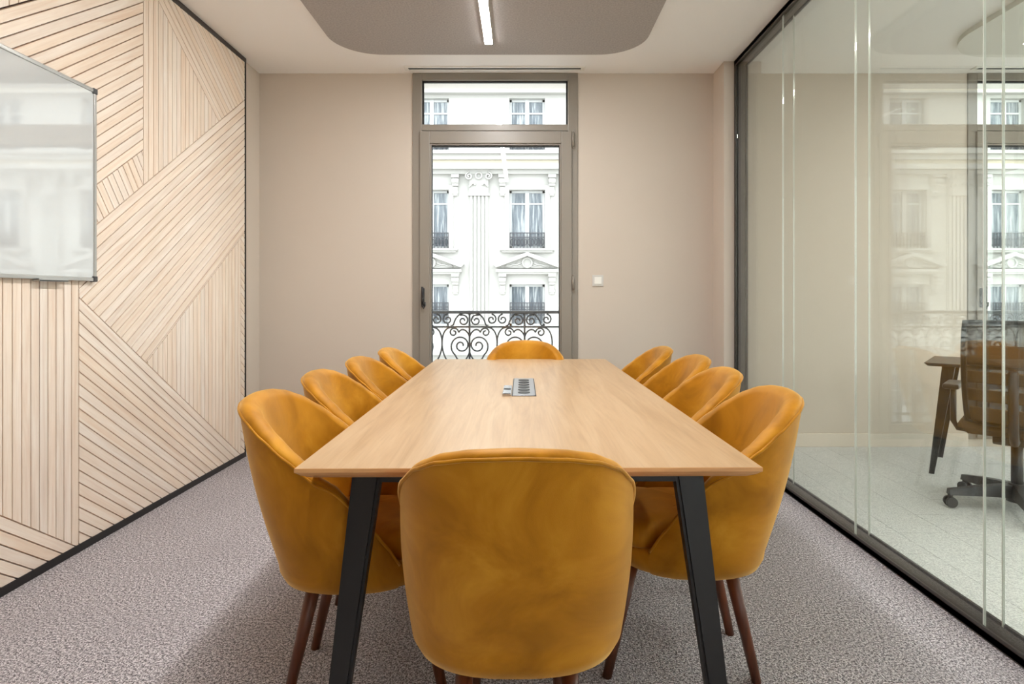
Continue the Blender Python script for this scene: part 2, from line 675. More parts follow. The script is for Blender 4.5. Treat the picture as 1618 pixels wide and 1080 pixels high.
PB, PE = YF, 4.525
bm = bmesh.new()
for x0, x1, zt in ((XR, XR + 0.012, 0.042), (XR + 0.02, XR + 0.075, 0.036), (XR + 0.083, XR + 0.095, 0.042)):
    add_box(bm, x0, x1, PB, PE, 0.004, zt, 0.001, 1)
add_box(bm, XR, XR + 0.095, PB, PE, 0.0, 0.03)
pr(link('bottom_rail', bm_mesh('rail', bm), M['bronze']))
bm = bmesh.new()
for x0, x1, zt in ((XR, XR + 0.012, 0.042), (XR + 0.02, XR + 0.075, 0.036), (XR + 0.083, XR + 0.095, 0.042)):
    add_box(bm, x0, x1, PB, PE, ZC - zt, ZC - 0.004, 0.001, 1)
add_box(bm, XR, XR + 0.095, PB, PE, ZC - 0.03, ZC)
pr(link('top_rail', bm_mesh('rail', bm), M['bronze']))
bm = bmesh.new()
for x0, x1, zt in ((XR, XR + 0.012, 0.03), (XR + 0.02, XR + 0.075, 0.022), (XR + 0.083, XR + 0.095, 0.03)):
    add_box(bm, x0, x1, PE - zt, PE, 0.042, ZC - 0.042, 0.001, 1)
pr(link('end_post', bm_mesh('post', bm), M['bronze']))
joints = [PE - 0.022, 3.712, 2.905, 2.095, 1.285, 0.475, -0.335, -1.145, YF]
zz0, zz1 = 0.030, ZC - 0.030
for xp in (XR + 0.012, XR + 0.078):
    for a, b in zip(joints[:-1], joints[1:]):
        pr(box('glass_pane', xp, xp + 0.008, b + 0.0025, a - 0.0025, zz0, zz1, M['pane']))
    for j in joints[1:-1]:
        pr(box('joint_strip', xp - 0.0005, xp + 0.0085, j - 0.0018, j + 0.0018, zz0, zz1, M['joint']))

# ------------------------------------------------------------------ windows
def pz(py, Y=YB):
    return H + (CY - py) / F * Y


def pxx(px, Y=YB):
    return (px - CX) / F * Y


def make_window(name, x0):
    """x0 = left edge of the opening; all offsets measured from it"""
    wn = struct(empty(name, (x0, YB, 0)))
    W = WX1 - WX0
    o_ = lambda px: pxx(px) - WX0
    zt = pz(118.5); y0, y1 = -0.012, 0.07
    gx0, gx1 = o_(668), o_(896)
    ztg, zbg = pz(127), pz(197)
    # fixed outer frame
    def fr(nm, a, b, c, d, ya=y0, yb=y1, mat=M['frame'], par=wn, bv=0.004):
        return box(nm, a, b, ya, yb, c, d, mat, par, bv)
    fr('jamb', 0, gx0 - 0.006, 0.06, ZC)
    fr('jamb', gx1 + 0.006, W, 0.06, ZC)
    fr('head', gx0 - 0.006, gx1 + 0.006, ztg, ZC)
    ts = pz(207)
    fr('transom', gx0 - 0.006, gx1 + 0.006, ts, zbg)
    fr('sill', gx0 - 0.006, gx1 + 0.006, 0.06, 0.09)
    # transom light: beads, gasket, pane
    bm = bmesh.new()
    g = 0.006
    for a, b, c, d in ((gx0 - g, gx0 + g, zbg, ztg), (gx1 - g, gx1 + g, zbg, ztg), (gx0, gx1, zbg - 0.002, zbg + 0.008), (gx0, gx1, ztg - 0.010, ztg + 0.002)):
        add_box(bm, a, b, 0.018, 0.040, c, d)
    link('gasket', bm_mesh('gasket', bm), M['gasket'], wn)
    fr('glass_pane', gx0, gx1, zbg, ztg, 0.026, 0.034, M['glass'], wn, 0)
    # opening sash
    sx0, sx1 = o_(664), o_(903)
    hx0, hx1 = o_(682), o_(884)
    st, sg = pz(208.5), pz(230)
    sb, sgb = 0.075, 0.185
    ya, yb = -0.03, 0.06
    sash = empty('sash'); sash.parent = wn
    fr('stile', sx0, hx0 - 0.012, sb, st, ya, yb, par=sash)
    fr('stile', hx1 + 0.012, sx1, sb, st, ya, yb, par=sash)
    fr('rail', hx0 - 0.012, hx1 + 0.012, sg + 0.012, st, ya, yb, par=sash)
    fr('rail', hx0 - 0.012, hx1 + 0.012, sb, sgb - 0.012, ya, yb, par=sash)
    bm = bmesh.new()
    for a, b, c, d in ((hx0 - 0.012, hx0, sgb - 0.012, sg + 0.012), (hx1, hx1 + 0.012, sgb - 0.012, sg + 0.012), (hx0, hx1, sg, sg + 0.012), (hx0, hx1, sgb - 0.012, sgb)):
        add_box(bm, a, b, -0.018, 0.01, c, d, 0.003)
    link('glazing_bead', bm_mesh('bead', bm), M['frame'], sash)
    bm = bmesh.new()
    for a, b, c, d in ((hx0, hx0 + 0.005, sgb, sg), (hx1 - 0.005, hx1, sgb, sg), (hx0, hx1, sg - 0.008, sg), (hx0, hx1, sgb, sgb + 0.005)):
        add_box(bm, a, b, 0.0, 0.03, c, d)
    link('gasket', bm_mesh('gasket', bm), M['gasket'], sash)
    fr('glass_pane', hx0, hx1, sgb, sg, 0.012, 0.020, M['glass'], sash, 0)
    # handle on the closing stile
    hx = o_(669.5); hz = pz(470)
    bm = bmesh.new()
    add_box(bm, hx - 0.012, hx + 0.012, ya - 0.008, ya, hz - 0.075, hz + 0.075, 0.004)
    add_cyl(bm, (hx, ya, hz - 0.045), (hx, ya - 0.04, hz - 0.045), 0.010)
    add_tube(bm, [(hx, ya - 0.04, hz - 0.05), (hx + 0.002, ya - 0.045, hz - 0.02), (hx + 0.002, ya - 0.045, hz + 0.03), (hx + 0.001, ya - 0.042, hz + 0.085)], 0.009, 8)
    add_tube(bm, [(hx, ya - 0.04, hz - 0.055), (hx + 0.012, ya - 0.042, hz - 0.085), (hx + 0.022, ya - 0.042, hz - 0.06), (hx + 0.022, ya - 0.042, hz - 0.035)], 0.006, 8)
    link('handle', bm_mesh('handle', bm), M['black'], sash)
    for py in (222, 447):
        hz = pz(py)
        bm = bmesh.new()
        add_cyl(bm, (o_(905), -0.032, hz - 0.055), (o_(905), -0.032, hz + 0.055), 0.009)
        add_cyl(bm, (o_(905), -0.032, hz + 0.055), (o_(905), -0.032, hz + 0.065), 0.006)
        add_cyl(bm, (o_(905), -0.032, hz - 0.065), (o_(905), -0.032, hz - 0.055), 0.006)
        link('hinge', bm_mesh('hinge', bm), M['frame'], sash)
    return wn


win1 = make_window('window_1', WX0)
win2 = make_window('window_2', OX0)

# ------------------------------------------------------------------ balcony railing outside
YR = 5.10


def spiral(cx, cz, r0, r1, a0, turns, n=26):
    return [(cx + (r0 + (r1 - r0) * (i / n) ** 0.8) * math.cos(a0 + turns * 2 * math.pi * i / n), 0,
             cz + (r0 + (r1 - r0) * (i / n) ** 0.8) * math.sin(a0 + turns * 2 * math.pi * i / n)) for i in range(n + 1)]


def bez(p0, p1, p2, p3, n=14):
    r = []
    for i in range(n + 1):
        t_ = i / n; u = 1 - t_
        r.append((u ** 3 * p0[0] + 3 * u * u * t_ * p1[0] + 3 * u * t_ * t_ * p2[0] + t_ ** 3 * p3[0], 0,
                  u ** 3 * p0[1] + 3 * u * u * t_ * p1[1] + 3 * u * t_ * t_ * p2[1] + t_ ** 3 * p3[1]))
    return r


def scroll_mesh():
    bm = bmesh.new()
    rr = 0.0075
    half = []
    # top frieze between the two upper rails
    half.append(bez((0.0, 1.04), (0.05, 1.06), (0.10, 1.05), (0.13, 0.975)))
    half.append(bez((0.13, 0.975), (0.135, 0.95), (0.14, 0.945), (0.16, 0.94)))
    half.append(spiral(0.055, 0.985, 0.052, 0.012, R(60), 1.35))
    half.append(spiral(0.186, 0.995, 0.046, 0.012, R(90), -1.3))
    # upper field: heart of two large volutes with smaller ones above
    half.append(spiral(0.072, 0.775, 0.096, 0.016, R(-60), 1.7, 36))
    half.append(bez((0.12, 0.69), (0.09, 0.62), (0.03, 0.60), (0.0, 0.56)))
    half.append(spiral(0.135, 0.885, 0.044, 0.012, R(180), -1.3))
    half.append(bez((0.0, 0.85), (0.02, 0.91), (0.07, 0.93), (0.092, 0.885)))
    half.append(bez((0.234, 0.80), (0.23, 0.90), (0.19, 0.93), (0.15, 0.928)))
    half.append(bez((0.234, 0.80), (0.234, 0.66), (0.15, 0.62), (0.13, 0.50)))
    half.append(bez((0.0, 0.72), (0.03, 0.62), (0.11, 0.60), (0.20, 0.52)))
    # lower field
    half.append(spiral(0.072, 0.33, 0.088, 0.016, R(70), -1.7, 36))
    half.append(bez((0.10, 0.41), (0.09, 0.46), (0.03, 0.48), (0.0, 0.52)))
    half.append(spiral(0.180, 0.44, 0.048, 0.012, R(0), 1.4))
    half.append(bez((0.228, 0.44), (0.24, 0.36), (0.16, 0.30), (0.17, 0.20)))
    for pl_ in half:
        for s in (1, -1):
            add_tube(bm, [(s * p[0], p[1], p[2]) for p in pl_], rr, 6)
    return bm_mesh('scrollwork', bm)


SCR = scroll_mesh()
RP = 0.467


def railing(x0, x1, xa, label):
    rt = empty('balcony_railing', ((x0 + x1) / 2, YR, 0.06))
    tag(rt, label, 'railing')
    dx = rt.location.x
    def loc(o):
        o.parent = rt
        o.location = Vector(o.location) - rt.location
        return o
    loc(box('top_rail', x0, x1, YR - 0.022, YR + 0.022, 1.045, 1.07, M['iron'], None, 0.006))
    loc(box('mid_rail', x0, x1, YR - 0.010, YR + 0.010, 0.925, 0.940, M['iron']))
    loc(box('bottom_rail', x0, x1, YR - 0.010, YR + 0.010, 0.185, 0.205, M['iron']))
    k0 = math.floor((x0 - xa) / RP) + 1
    x = xa + k0 * RP
    while x < x1 - 0.02:
        loc(box('post', x - 0.008, x + 0.008, YR - 0.008, YR + 0.008, 0.06, 1.045, M['iron']))
        if x - RP / 2 > x0 - 0.15 and x + RP / 2 < x1 + 0.15:
            o = link('scrollwork', SCR, M['iron'], rt)
            o.location = (x - dx, 0, -0.06)
        x += RP
    return rt


XA = (742 - CX) / F * YR
railing(WX0 - 0.15, WX1 + 0.12, XA, 'wrought iron balcony railing with scrolls outside the meeting room window')
railing(OX0 - 0.10, OX1 + 0.15, XA + (OX0 - WX0), 'wrought iron balcony railing outside the window behind the office chair')
struct(box('balcony_slab', WX0 - 0.3, OX1 + 0.3, YB + 0.35, YR + 0.25, -0.10, 0.05, M['bounce_slab']))

# ================================================================== ACROSS THE STREET
struct(box('street', -60, 60, -40, 60, -7.2, -7.0, M['bounce_paving']))
bld = empty('apartment_building', (0, YFAC, -7.0))
tag(bld, 'ornate white stone apartment building across the street', 'building')
FP = 0.02


def fz(py):
    return H + (CY - py) * FP


def pb(o):
    o.parent = bld
    o.location = Vector(o.location) - bld.location
    return o


BAY, XW0 = 3.04, 0.16
bays = list(range(-6, 7))
rows = {'top': (fz(155), fz(242)), 'mid': (fz(300), fz(393)), 'low': (fz(449), fz(516)), 'ground': (-3.3, -1.2)}
rows = {k_: tuple(sorted(v_)) for k_, v_ in rows.items()}
WW = 0.56
bx0, bx1 = XW0 + (bays[0] - 0.5) * BAY, XW0 + (bays[-1] + 0.5) * BAY
# wall: piers between the windows and bands between the rows, with real reveals
bm = bmesh.new()
zs = sorted([v_ for r_ in rows.values() for v_ in r_])
bands = [(-7.0, zs[0]), (zs[1], zs[2]), (zs[3], zs[4]), (zs[5], zs[6]), (zs[7], 16.0)]
for a, b in bands:
    add_box(bm, bx0, bx1, YFAC, YFAC + 0.5, a, b)
for z0, z1 in rows.values():
    for b in bays + [bays[-1] + 1]:
        xc = XW0 + b * BAY
        add_box(bm, max(bx0, xc - BAY + WW), min(bx1, xc - WW), YFAC, YFAC + 0.5, z0, z1)
pb(link('wall', bm_mesh('wall', bm), M['stone']))
pb(box('room_behind', bx0, bx1, YFAC + 0.5, YFAC + 6, -7, 16, M['stone']))


def far_window(h, sash_rail):
    """returns meshes for frame, panes, curtains, local origin bottom centre at the wall face"""
    bm = bmesh.new()
    y0, y1 = 0.18, 0.26
    add_box(bm, -WW, -WW + 0.07, y0, y1, 0, h)
    add_box(bm, WW - 0.07, WW, y0, y1, 0, h)
    add_box(bm, -0.065, 0.065, y0 - 0.02, y1, 0, h)
    add_box(bm, -WW, WW, y0, y1, 0, 0.09)
    add_box(bm, -WW, WW, y0, y1, h - 0.07, h)
    frame = bm_mesh('window_frame', bm)
    bm = bmesh.new()
    for zz in sash_rail:
        add_box(bm, -WW + 0.07, -0.065, y0, y1, zz, zz + 0.05)
    bar = bm_mesh('bar', bm)
    bm = bmesh.new()
    add_box(bm, -0.24, 0.24, 0.215, 0.235, 0.0, h)
    pane = bm_mesh('pane', bm)
    return frame, pane, bar


def far_rail(w_, h, n):
    bm = bmesh.new()
    y = 0.02
    add_box(bm, -w_, w_, y - 0.02, y + 0.02, h - 0.03, h)
    add_box(bm, -w_, w_, y - 0.015, y + 0.015, 0.0, 0.03)
    add_box(bm, -w_, w_, y - 0.015, y + 0.015, h - 0.16, h - 0.135)
    for i in range(n + 1):
        x = -w_ + 2 * w_ * i / n
        add_box(bm, x - 0.012, x + 0.012, y - 0.012, y + 0.012, 0, h)
        if i < n and h > 0.3:
            xm = x + w_ / n
            add_tube(bm, [(xm + 0.035 * math.cos(a), y, h * 0.42 + 0.10 * math.sin(a)) for a in [k * math.pi / 5 for k in range(10)]], 0.010, 4, True)
    return bm_mesh('railing', bm)


fwm = {r_: far_window(z1 - z0, {'top': [1.28], 'mid': [1.42], 'low': [], 'ground': [1.5]}[r_]) for r_, (z0, z1) in rows.items()}
frm = {'top': far_rail(0.54, 0.55, 10), 'mid': far_rail(0.54, 0.52, 10), 'low': far_rail(0.54, 0.55, 12), 'ground': far_rail(0.54, 0.5, 8)}
# pediment over the low windows
def pediment_mesh():
    bm = bmesh.new()
    w_, hz, d = 1.06, 0.36, 0.30
    def prism(pts, d0, d1):
        A = [bm.verts.new((p[0], -d0, p[1])) for p in pts]
        B = [bm.verts.new((p[0], -d1, p[1])) for p in pts]
        n = len(pts)
        bm.faces.new(A); bm.faces.new(B)
        for i in range(n):
            bm.faces.new((A[i], A[(i + 1) % n], B[(i + 1) % n], B[i]))
    prism([(-w_ + 0.1, 0.14), (w_ - 0.1, 0.14), (0, hz + 0.14)], 0.0, 0.12)
    for s in (1, -1):
        prism([(s * w_, 0.24), (0, 0.62), (0, 0.50), (s * (w_ - 0.09), 0.14)], 0.0, d)
    add_box(bm, -w_ + 0.08, w_ - 0.08, -d + 0.04, 0.0, 0.0, 0.09)
    add_box(bm, -w_ + 0.14, w_ - 0.14, -d + 0.10, 0.0, -0.06, 0.0)
    add_tube(bm, [(0.15 * math.cos(a), -0.15, 0.30 + 0.15 * math.sin(a)) for a in [k * math.pi / 8 for k in range(16)]], 0.035, 6, True)
    for s in (1, -1):
        add_tube(bm, [(s * (0.2 + 0.5 * k / 8), -0.14, 0.17 + 0.10 * (1 - k / 8) + 0.02 * math.sin(k * 2)) for k in range(9)], 0.03, 6)
        add_tube(bm, [(s * (0.25 + 0.09 * math.cos(a)), -0.14, 0.26 + 0.06 * math.sin(a)) for a in [k * math.pi / 5 for k in range(10)]], 0.018, 5, True)
    return bm_mesh('pediment', bm)


def bracket_mesh():
    bm = bmesh.new()
    add_box(bm, -0.12, 0.12, -0.22, 0, 0.56, 0.66)
    add_box(bm, -0.10, 0.10, -0.17, 0, 0.30, 0.56, 0.02, 1)
    add_box(bm, -0.08, 0.08, -0.10, 0, 0.0, 0.30, 0.02, 1)
    add_cyl(bm, (-0.11, -0.15, 0.45), (0.11, -0.15, 0.45), 0.08, n=10)
    add_cyl(bm, (-0.09, -0.07, 0.10), (0.09, -0.07, 0.10), 0.06, n=10)
    return bm_mesh('bracket', bm)


def capital_mesh():
    bm = bmesh.new()
    add_box(bm, -0.42, 0.42, -0.22, 0, 0.86, 0.96)
    add_box(bm, -0.36, 0.36, -0.17, 0, 0.76, 0.86)
    for s in (1, -1):
        add_tube(bm, [(s * (0.30 + p[0]), -0.20, 0.60 + p[2]) for p in spiral(0, 0, 0.13, 0.03, R(90), -1.5, 20)], 0.03, 5)
        add_tube(bm, [(s * (0.10 + 0.05 * k), -0.18, 0.32 + 0.07 * math.sin(k)) for k in range(5)], 0.04, 5)
    add_tube(bm, [(0.10 * math.cos(a), -0.18, 0.62 + 0.10 * math.sin(a)) for a in [k * math.pi / 6 for k in range(12)]], 0.03, 5, True)
    add_box(bm, -0.30, 0.30, -0.12, 0, 0.0, 0.76)
    add_box(bm, -0.34, 0.34, -0.16, 0, 0.0, 0.06)
    return bm_mesh('capital', bm)


def pilaster_mesh(h):
    bm = bmesh.new()
    add_box(bm, -0.30, 0.30, -0.05, 0, 0, h)
    for k in range(5):
        x = -0.30 + 0.6 * (k + 0.5) / 5
        add_box(bm, x - 0.036, x + 0.036, -0.10, -0.05, 0.12, h - 0.1)
    add_box(bm, -0.34, 0.34, -0.13, 0, 0, 0.14)
    return bm_mesh('pilaster', bm)


PED, BRK, CAP = pediment_mesh(), bracket_mesh(), capital_mesh()
PIL = pilaster_mesh(fz(305) - 0.35)
bm = bmesh.new()
add_box(bm, -0.70, 0.70, -0.05, 0.0, -0.05, 0.02)
for s in (1, -1):
    add_box(bm, s * 0.64 - 0.07, s * 0.64 + 0.07, -0.06, 0, 0, 1.86)
add_box(bm, -0.72, 0.72, -0.07, 0, 1.86, 2.0)
SUR = bm_mesh('surround', bm)
bm = bmesh.new(); add_box(bm, -0.86, 0.86, -0.20, 0.0, -0.06, 0.0); add_box(bm, -0.80, 0.80, -0.14, 0, -0.12, -0.06)
LEDGE = bm_mesh('ledge', bm)

rr_ = random.Random(3)
for b in bays:
    xc = XW0 + b * BAY
    for r_, (z0, z1) in rows.items():
        fw = pb(link('window', fwm[r_][0], M['facade_frame']))
        fw.location = Vector((xc, YFAC, z0)) - bld.location
        for s in (-1, 1):
            p = link('pane', fwm[r_][1], M['facade_glass'], fw)
            p.location = (s * 0.29, 0, 0)
            if r_ != 'low':
                gb = link('glazing_bar', fwm[r_][2], M['facade_frame'], fw)
                gb.location = (0.0 if s < 0 else WW - 0.005, 0, 0)
        rl = pb(link('window_railing', frm[r_], M['iron_far']))
        rl.location = Vector((xc, YFAC, z0 + (0.22 if r_ == 'low' else 0.0))) - bld.location
    def put(nm, me, x, z, m=M['stone']):
        o = pb(link(nm, me, m))
        o.location = Vector((x, YFAC, z)) - bld.location
    put('pediment', PED, xc, fz(430))
    for s in (-1, 1):
        put('bracket', BRK, xc + s * 0.78, fz(465))
        put('bracket', BRK, xc + s * 0.78, fz(310))
    put('surround', SUR, xc, rows['mid'][0])
    put('ledge', LEDGE, xc, rows['mid'][0])
    put('ledge', LEDGE, xc, -1.0)
    put('capital', CAP, xc - BAY / 2, fz(310))
    put('pilaster', PIL, xc - BAY / 2, 0.35)
# string courses and cornices
for z0, z1, d, m in ((fz(247), fz(242), 0.45, 'stone'), (fz(255), fz(247), 0.30, 'stone'), (fz(262), fz(255), 0.22, 'stone2'),
                     (fz(270), fz(262), 0.34, 'stone'), (fz(276), fz(270), 0.16, 'stone'), (-0.6, -0.35, 0.30, 'stone'),
                     (fz(150), fz(147), 0.25, 'stone')):
    pb(box('cornice', bx0, bx1, YFAC - d, YFAC + 0.02, z0, z1, M[m]))
pb(box('attic_band', bx0, bx1, YFAC - 0.12, YFAC + 0.02, fz(147), fz(95), M['stone2']))

# ================================================================== CEILING THINGS
def round_panel(name, x0, x1, y0, y1, r, z0, z1, mat):
    pts = []
    for cx, cy, a0 in ((x1 - r, y1 - r, 0), (x0 + r, y1 - r, 90), (x0 + r, y0 + r, 180), (x1 - r, y0 + r, 270)):
        for k in range(13):
            a = R(a0 + 90 * k / 12)
            pts.append((cx + r * math.cos(a), cy + r * math.sin(a)))
    n = len(pts)
    verts = [(p[0], p[1], z0) for p in pts] + [(p[0], p[1], z1) for p in pts]
    faces = [tuple(range(n)), tuple(range(n, 2 * n))] + [(i, (i + 1) % n, n + (i + 1) % n, n + i) for i in range(n)]
    return link(name, pyd(name, verts, faces), mat)


zp = ZC - 0.035
ap = round_panel('acoustic_panel', -1.30, 0.845, -0.2, (zp - H) * F / (CY - 86.5), 0.31, zp, ZC, M['felt'])
tag(ap, 'dark grey felt acoustic panel with rounded corners on the ceiling', 'ceiling panel')
yl = (zp - H) * F / (CY - 67)
lx = -0.228
ll = empty('linear_light', (lx, yl - 1.75, zp - 0.012))
tag(ll, 'long narrow LED strip light set in the grey ceiling panel', 'light')
bm = bmesh.new()
add_box(bm, -0.028, -0.024, -1.75, 1.75, 0.001, 0.012); add_box(bm, 0.024, 0.028, -1.75, 1.75, 0.001, 0.012)
add_box(bm, -0.028, 0.028, 1.75, 1.755, 0.0, 0.012); add_box(bm, -0.028, 0.028, -1.755, -1.75, 0.0, 0.012)
link('housing', bm_mesh('housing', bm), M['white_plastic'], ll)
box('diffuser', -0.024, 0.024, -1.75, 1.75, -0.001, 0.0118, M['led'], ll)

ap2 = round_panel('acoustic_panel', 2.95, 5.1, 0.2, 4.36, 0.42, zp, ZC, M['felt_pale'])
tag(ap2, 'pale grey acoustic ceiling panel in the office beyond the glass', 'ceiling panel')
l2 = empty('linear_light', (4.0, 2.2, zp - 0.012))
tag(l2, 'LED strip light on the office ceiling beyond the glass', 'light')
box('housing', -0.04, 0.04, -1.5, 1.5, 0.006, 0.012, M['white_plastic'], l2)
box('diffuser', -0.031, 0.031, -1.49, 1.49, 0.0, 0.006, M['office_led'], l2)

added_strip = empty('linear_light', (2.35, 1.0, ZC - 0.012))  # unseen extra strip, added to brighten the office floor and the carpet nearby
tag(added_strip, 'added LED strip out of view, brightening the office floor beside the glass partition', 'light')
box('housing', -0.04, 0.04, -1.5, 1.5, 0.006, 0.012, M['white_plastic'], added_strip)
box('diffuser', -0.031, 0.031, -1.49, 1.49, 0.0, 0.006, M['office_led'], added_strip)

# slot diffusers above the windows
def slot(x0, x1, label):
    y = (ZC - H) * F / (CY - 107)
    s = empty('air_slot_diffuser', ((x0 + x1) / 2, y, ZC - 0.006))
    tag(s, label, 'air vent')
    hw = (x1 - x0) / 2
    bm = bmesh.new()
    add_box(bm, -hw, hw, -0.035, -0.020, -0.004, 0.006, 0.001, 1)
    add_box(bm, -hw, hw, 0.020, 0.035, -0.004, 0.006, 0.001, 1)
    add_box(bm, -hw, -hw + 0.03, -0.020, 0.020, -0.004, 0.006); add_box(bm, hw - 0.03, hw, -0.020, 0.020, -0.004, 0.006)
    link('flange', bm_mesh('flange', bm), M['white_plastic'], s)
    box('slot', -hw + 0.03, hw - 0.03, -0.020, 0.020, 0.002, 0.0058, M['black'], s)
    box('blade', -hw + 0.03, hw - 0.03, -0.004, 0.004, -0.003, 0.002, M['grey_plastic'], s)


slot((637 - CX) / F * 4.6, (925 - CX) / F * 4.6, 'slim linear air slot in the ceiling above the meeting room window')
slot((637 - CX) / F * 4.6 + OX0 - WX0, (925 - CX) / F * 4.6 + OX0 - WX0, 'linear air slot in the ceiling above the office window')

# ================================================================== WALL THINGS
# whiteboard
wb = empty('whiteboard', (SF + 0.004, 2.1, 1.258))
tag(wb, 'glossy whiteboard with slim aluminium frame and grey corner caps', 'whiteboard')
by0, by1 = -0.87, 0.778
bh = 0.915
box('board', 0.0, 0.012, by0 + 0.01, by1 - 0.01, 0.01, bh - 0.01, M['board'], wb)
bm = bmesh.new()
fwid = 0.017
for a, b, c, d in ((by0, by1, 0, fwid), (by0, by1, bh - fwid, bh), (by0, by0 + fwid, fwid, bh - fwid), (by1 - fwid, by1, fwid, bh - fwid)):
    add_box(bm, 0.0, 0.018, a, b, c, d, 0.003)
link('frame', bm_mesh('frame', bm), M['alu'], wb)
for yy in (by0, by1):
    for zz in (0, bh):
        sy = 1 if yy == by0 else -1; sz = 1 if zz == 0 else -1
        bm = bmesh.new()
        add_box(bm, -0.001, 0.021, *sorted((yy - sy * 0.003, yy + sy * 0.024)), *sorted((zz - sz * 0.003, zz + sz * 0.024)), bev=0.004)
        link('corner_cap', bm_mesh('cap', bm), M['grey_plastic'], wb)
bm = bmesh.new()
add_box(bm, 0.0, 0.03, 0.42, 0.58, -0.008, -0.002, 0.001); add_box(bm, 0.027, 0.03, 0.42, 0.58, -0.008, 0.004)
link('pen_tray', bm_mesh('tray', bm), M['alu'], wb)

# light switch
sx, sz = pxx(944.5), pz(443)
sw = empty('light_switch', (sx, YB, sz))
tag(sw, 'white light switch on the wall right of the window', 'light switch')
box('plate', -0.044, 0.044, -0.008, 0.0, -0.044, 0.044, M['switch_plate'], sw, 0.002)
box('rocker', -0.028, 0.028, -0.013, -0.008, -0.028, 0.028, M['white_plastic'], sw, 0.002)

# ================================================================== TABLE
TZ, TW, TL = 0.764, 1.146, 2.605
tb = empty('conference_table', (0.004, 1.469 + TL / 2, 0), R(0.6))
tag(tb, 'long light oak conference table with black splayed legs', 'table')


def ring_mesh(name, rings):
    verts, faces = [], []
    for hx_, hy_, z in rings:
        verts += [(-hx_, -hy_, z), (hx_, -hy_, z), (hx_, hy_, z), (-hx_, hy_, z)]
    n = len(rings)
    for i in range(n - 1):
        for k in range(4):
            faces.append((i * 4 + k, i * 4 + (k + 1) % 4, i * 4 + 4 + (k + 1) % 4, i * 4 + 4 + k))
    faces.append((0, 1, 2, 3)); faces.append(tuple((n - 1) * 4 + k for k in range(4)))
    return pyd(name, verts, faces)


hx_, hy_ = TW / 2, TL / 2
link('table_top', ring_mesh('top', [(hx_ - 0.002, hy_ - 0.002, TZ - 0.0005), (hx_ - 0.0015, hy_ - 0.0015, TZ), (hx_ - 0.0016, hy_ - 0.0016, TZ)][:1] + [(hx_ - 0.0015, hy_ - 0.0015, TZ)]), M['table'], tb)
link('edge_band', ring_mesh('edge', [(hx_ - 0.0005, hy_ - 0.0005, TZ - 0.0004), (hx_, hy_, TZ - 0.001), (hx_, hy_, TZ - 0.010), (hx_ - 0.012, hy_ - 0.012, TZ - 0.020), (hx_ - 0.030, hy_ - 0.030, TZ - 0.030)]), M['edge'], tb)
bm = bmesh.new()
ax, ay = 0.40, hy_ - 0.16
zr0, zr1 = TZ - 0.075, TZ - 0.030
add_box(bm, -ax, ax, -ay - 0.025, -ay + 0.025, zr0, zr1); add_box(bm, -ax, ax, ay - 0.025, ay + 0.025, zr0, zr1)
add_box(bm, -ax - 0.02, -ax + 0.03, -ay, ay, zr0, zr1); add_box(bm, ax - 0.03, ax + 0.02, -ay, ay, zr0, zr1)
link('under_frame', bm_mesh('frame', bm), M['leg_black'], tb)
for s in (-1, 1):
    for q in (-1, 1):
        bm = bmesh.new()
        top = Vector((s * 0.427, q * (hy_ - 0.155), zr1)); bot = Vector((s * 0.512, q * (hy_ - 0.10), 0.0))
        rr = []
        for p, a, b in ((bot, 0.025, 0.020), (top, 0.038, 0.028)):
            rr.append([bm.verts.new(p + Vector((dx * a, dy * b, 0))) for dx, dy in ((-1, -1), (1, -1), (1, 1), (-1, 1))])
        for k in range(4):
            bm.faces.new((rr[0][k], rr[0][(k + 1) % 4], rr[1][(k + 1) % 4], rr[1][k]))
        bm.faces.new(rr[0]); bm.faces.new(rr[1])
        bmesh.ops.bevel(bm, geom=[e for e in bm.edges if abs(e.verts[0].co.z - e.verts[1].co.z) > 0.3], offset=0.008, segments=2, affect='EDGES')
        link('leg', bm_mesh('leg', bm), M['leg_black'], tb)

# power strip let into the table top
ps = empty('table_power_strip', (0.006, 2.81, TZ))
tag(ps, 'grey six-socket power strip set into the oak table top', 'power strip')
box('plate', -0.046, 0.050, -0.266, 0.266, 0.0, 0.004, M['socket_grey'], ps, 0.0015, 1)
box('bezel', -0.050, 0.054, -0.27, 0.27, 0.0, 0.002, M['black'], ps)
for k in range(6):
    bm = bmesh.new()
    add_cyl(bm, (0, 0, 0), (0, 0, 0.0065), 0.027, 0.026, 24)
    o = link('socket', bm_mesh('socket', bm), M['socket_black'], ps)
    o.location = (0.002, -0.20 + k * 0.078, 0.0)
box('cable_flap', -0.090, -0.052, -0.268, -0.03, 0.0, 0.012, M['chrome'], ps, 0.004)
box('cable_slot', -0.086, -0.056, -0.16, -0.13, 0.008, 0.0135, M['black'], ps)

# ================================================================== VELVET CHAIRS
def interp(tbl, x):
    for (x0, y0), (x1, y1) in zip(tbl[:-1], tbl[1:]):
        if x <= x1:
            k = (x - x0) / (x1 - x0)
            k = k * k * (3 - 2 * k) * 0.35 + k * 0.65
            return y0 + (y1 - y0) * k
    return tbl[-1][1]


CA, CB = 0.258, 0.238         # half width, half depth of the tub
TT = 124.0
TOP = [(0, 0.876), (15, 0.872), (30, 0.860), (45, 0.836), (60, 0.796), (75, 0.742), (90, 0.668), (105, 0.580), (116, 0.500), (124, 0.440)]
KREC = 0.25


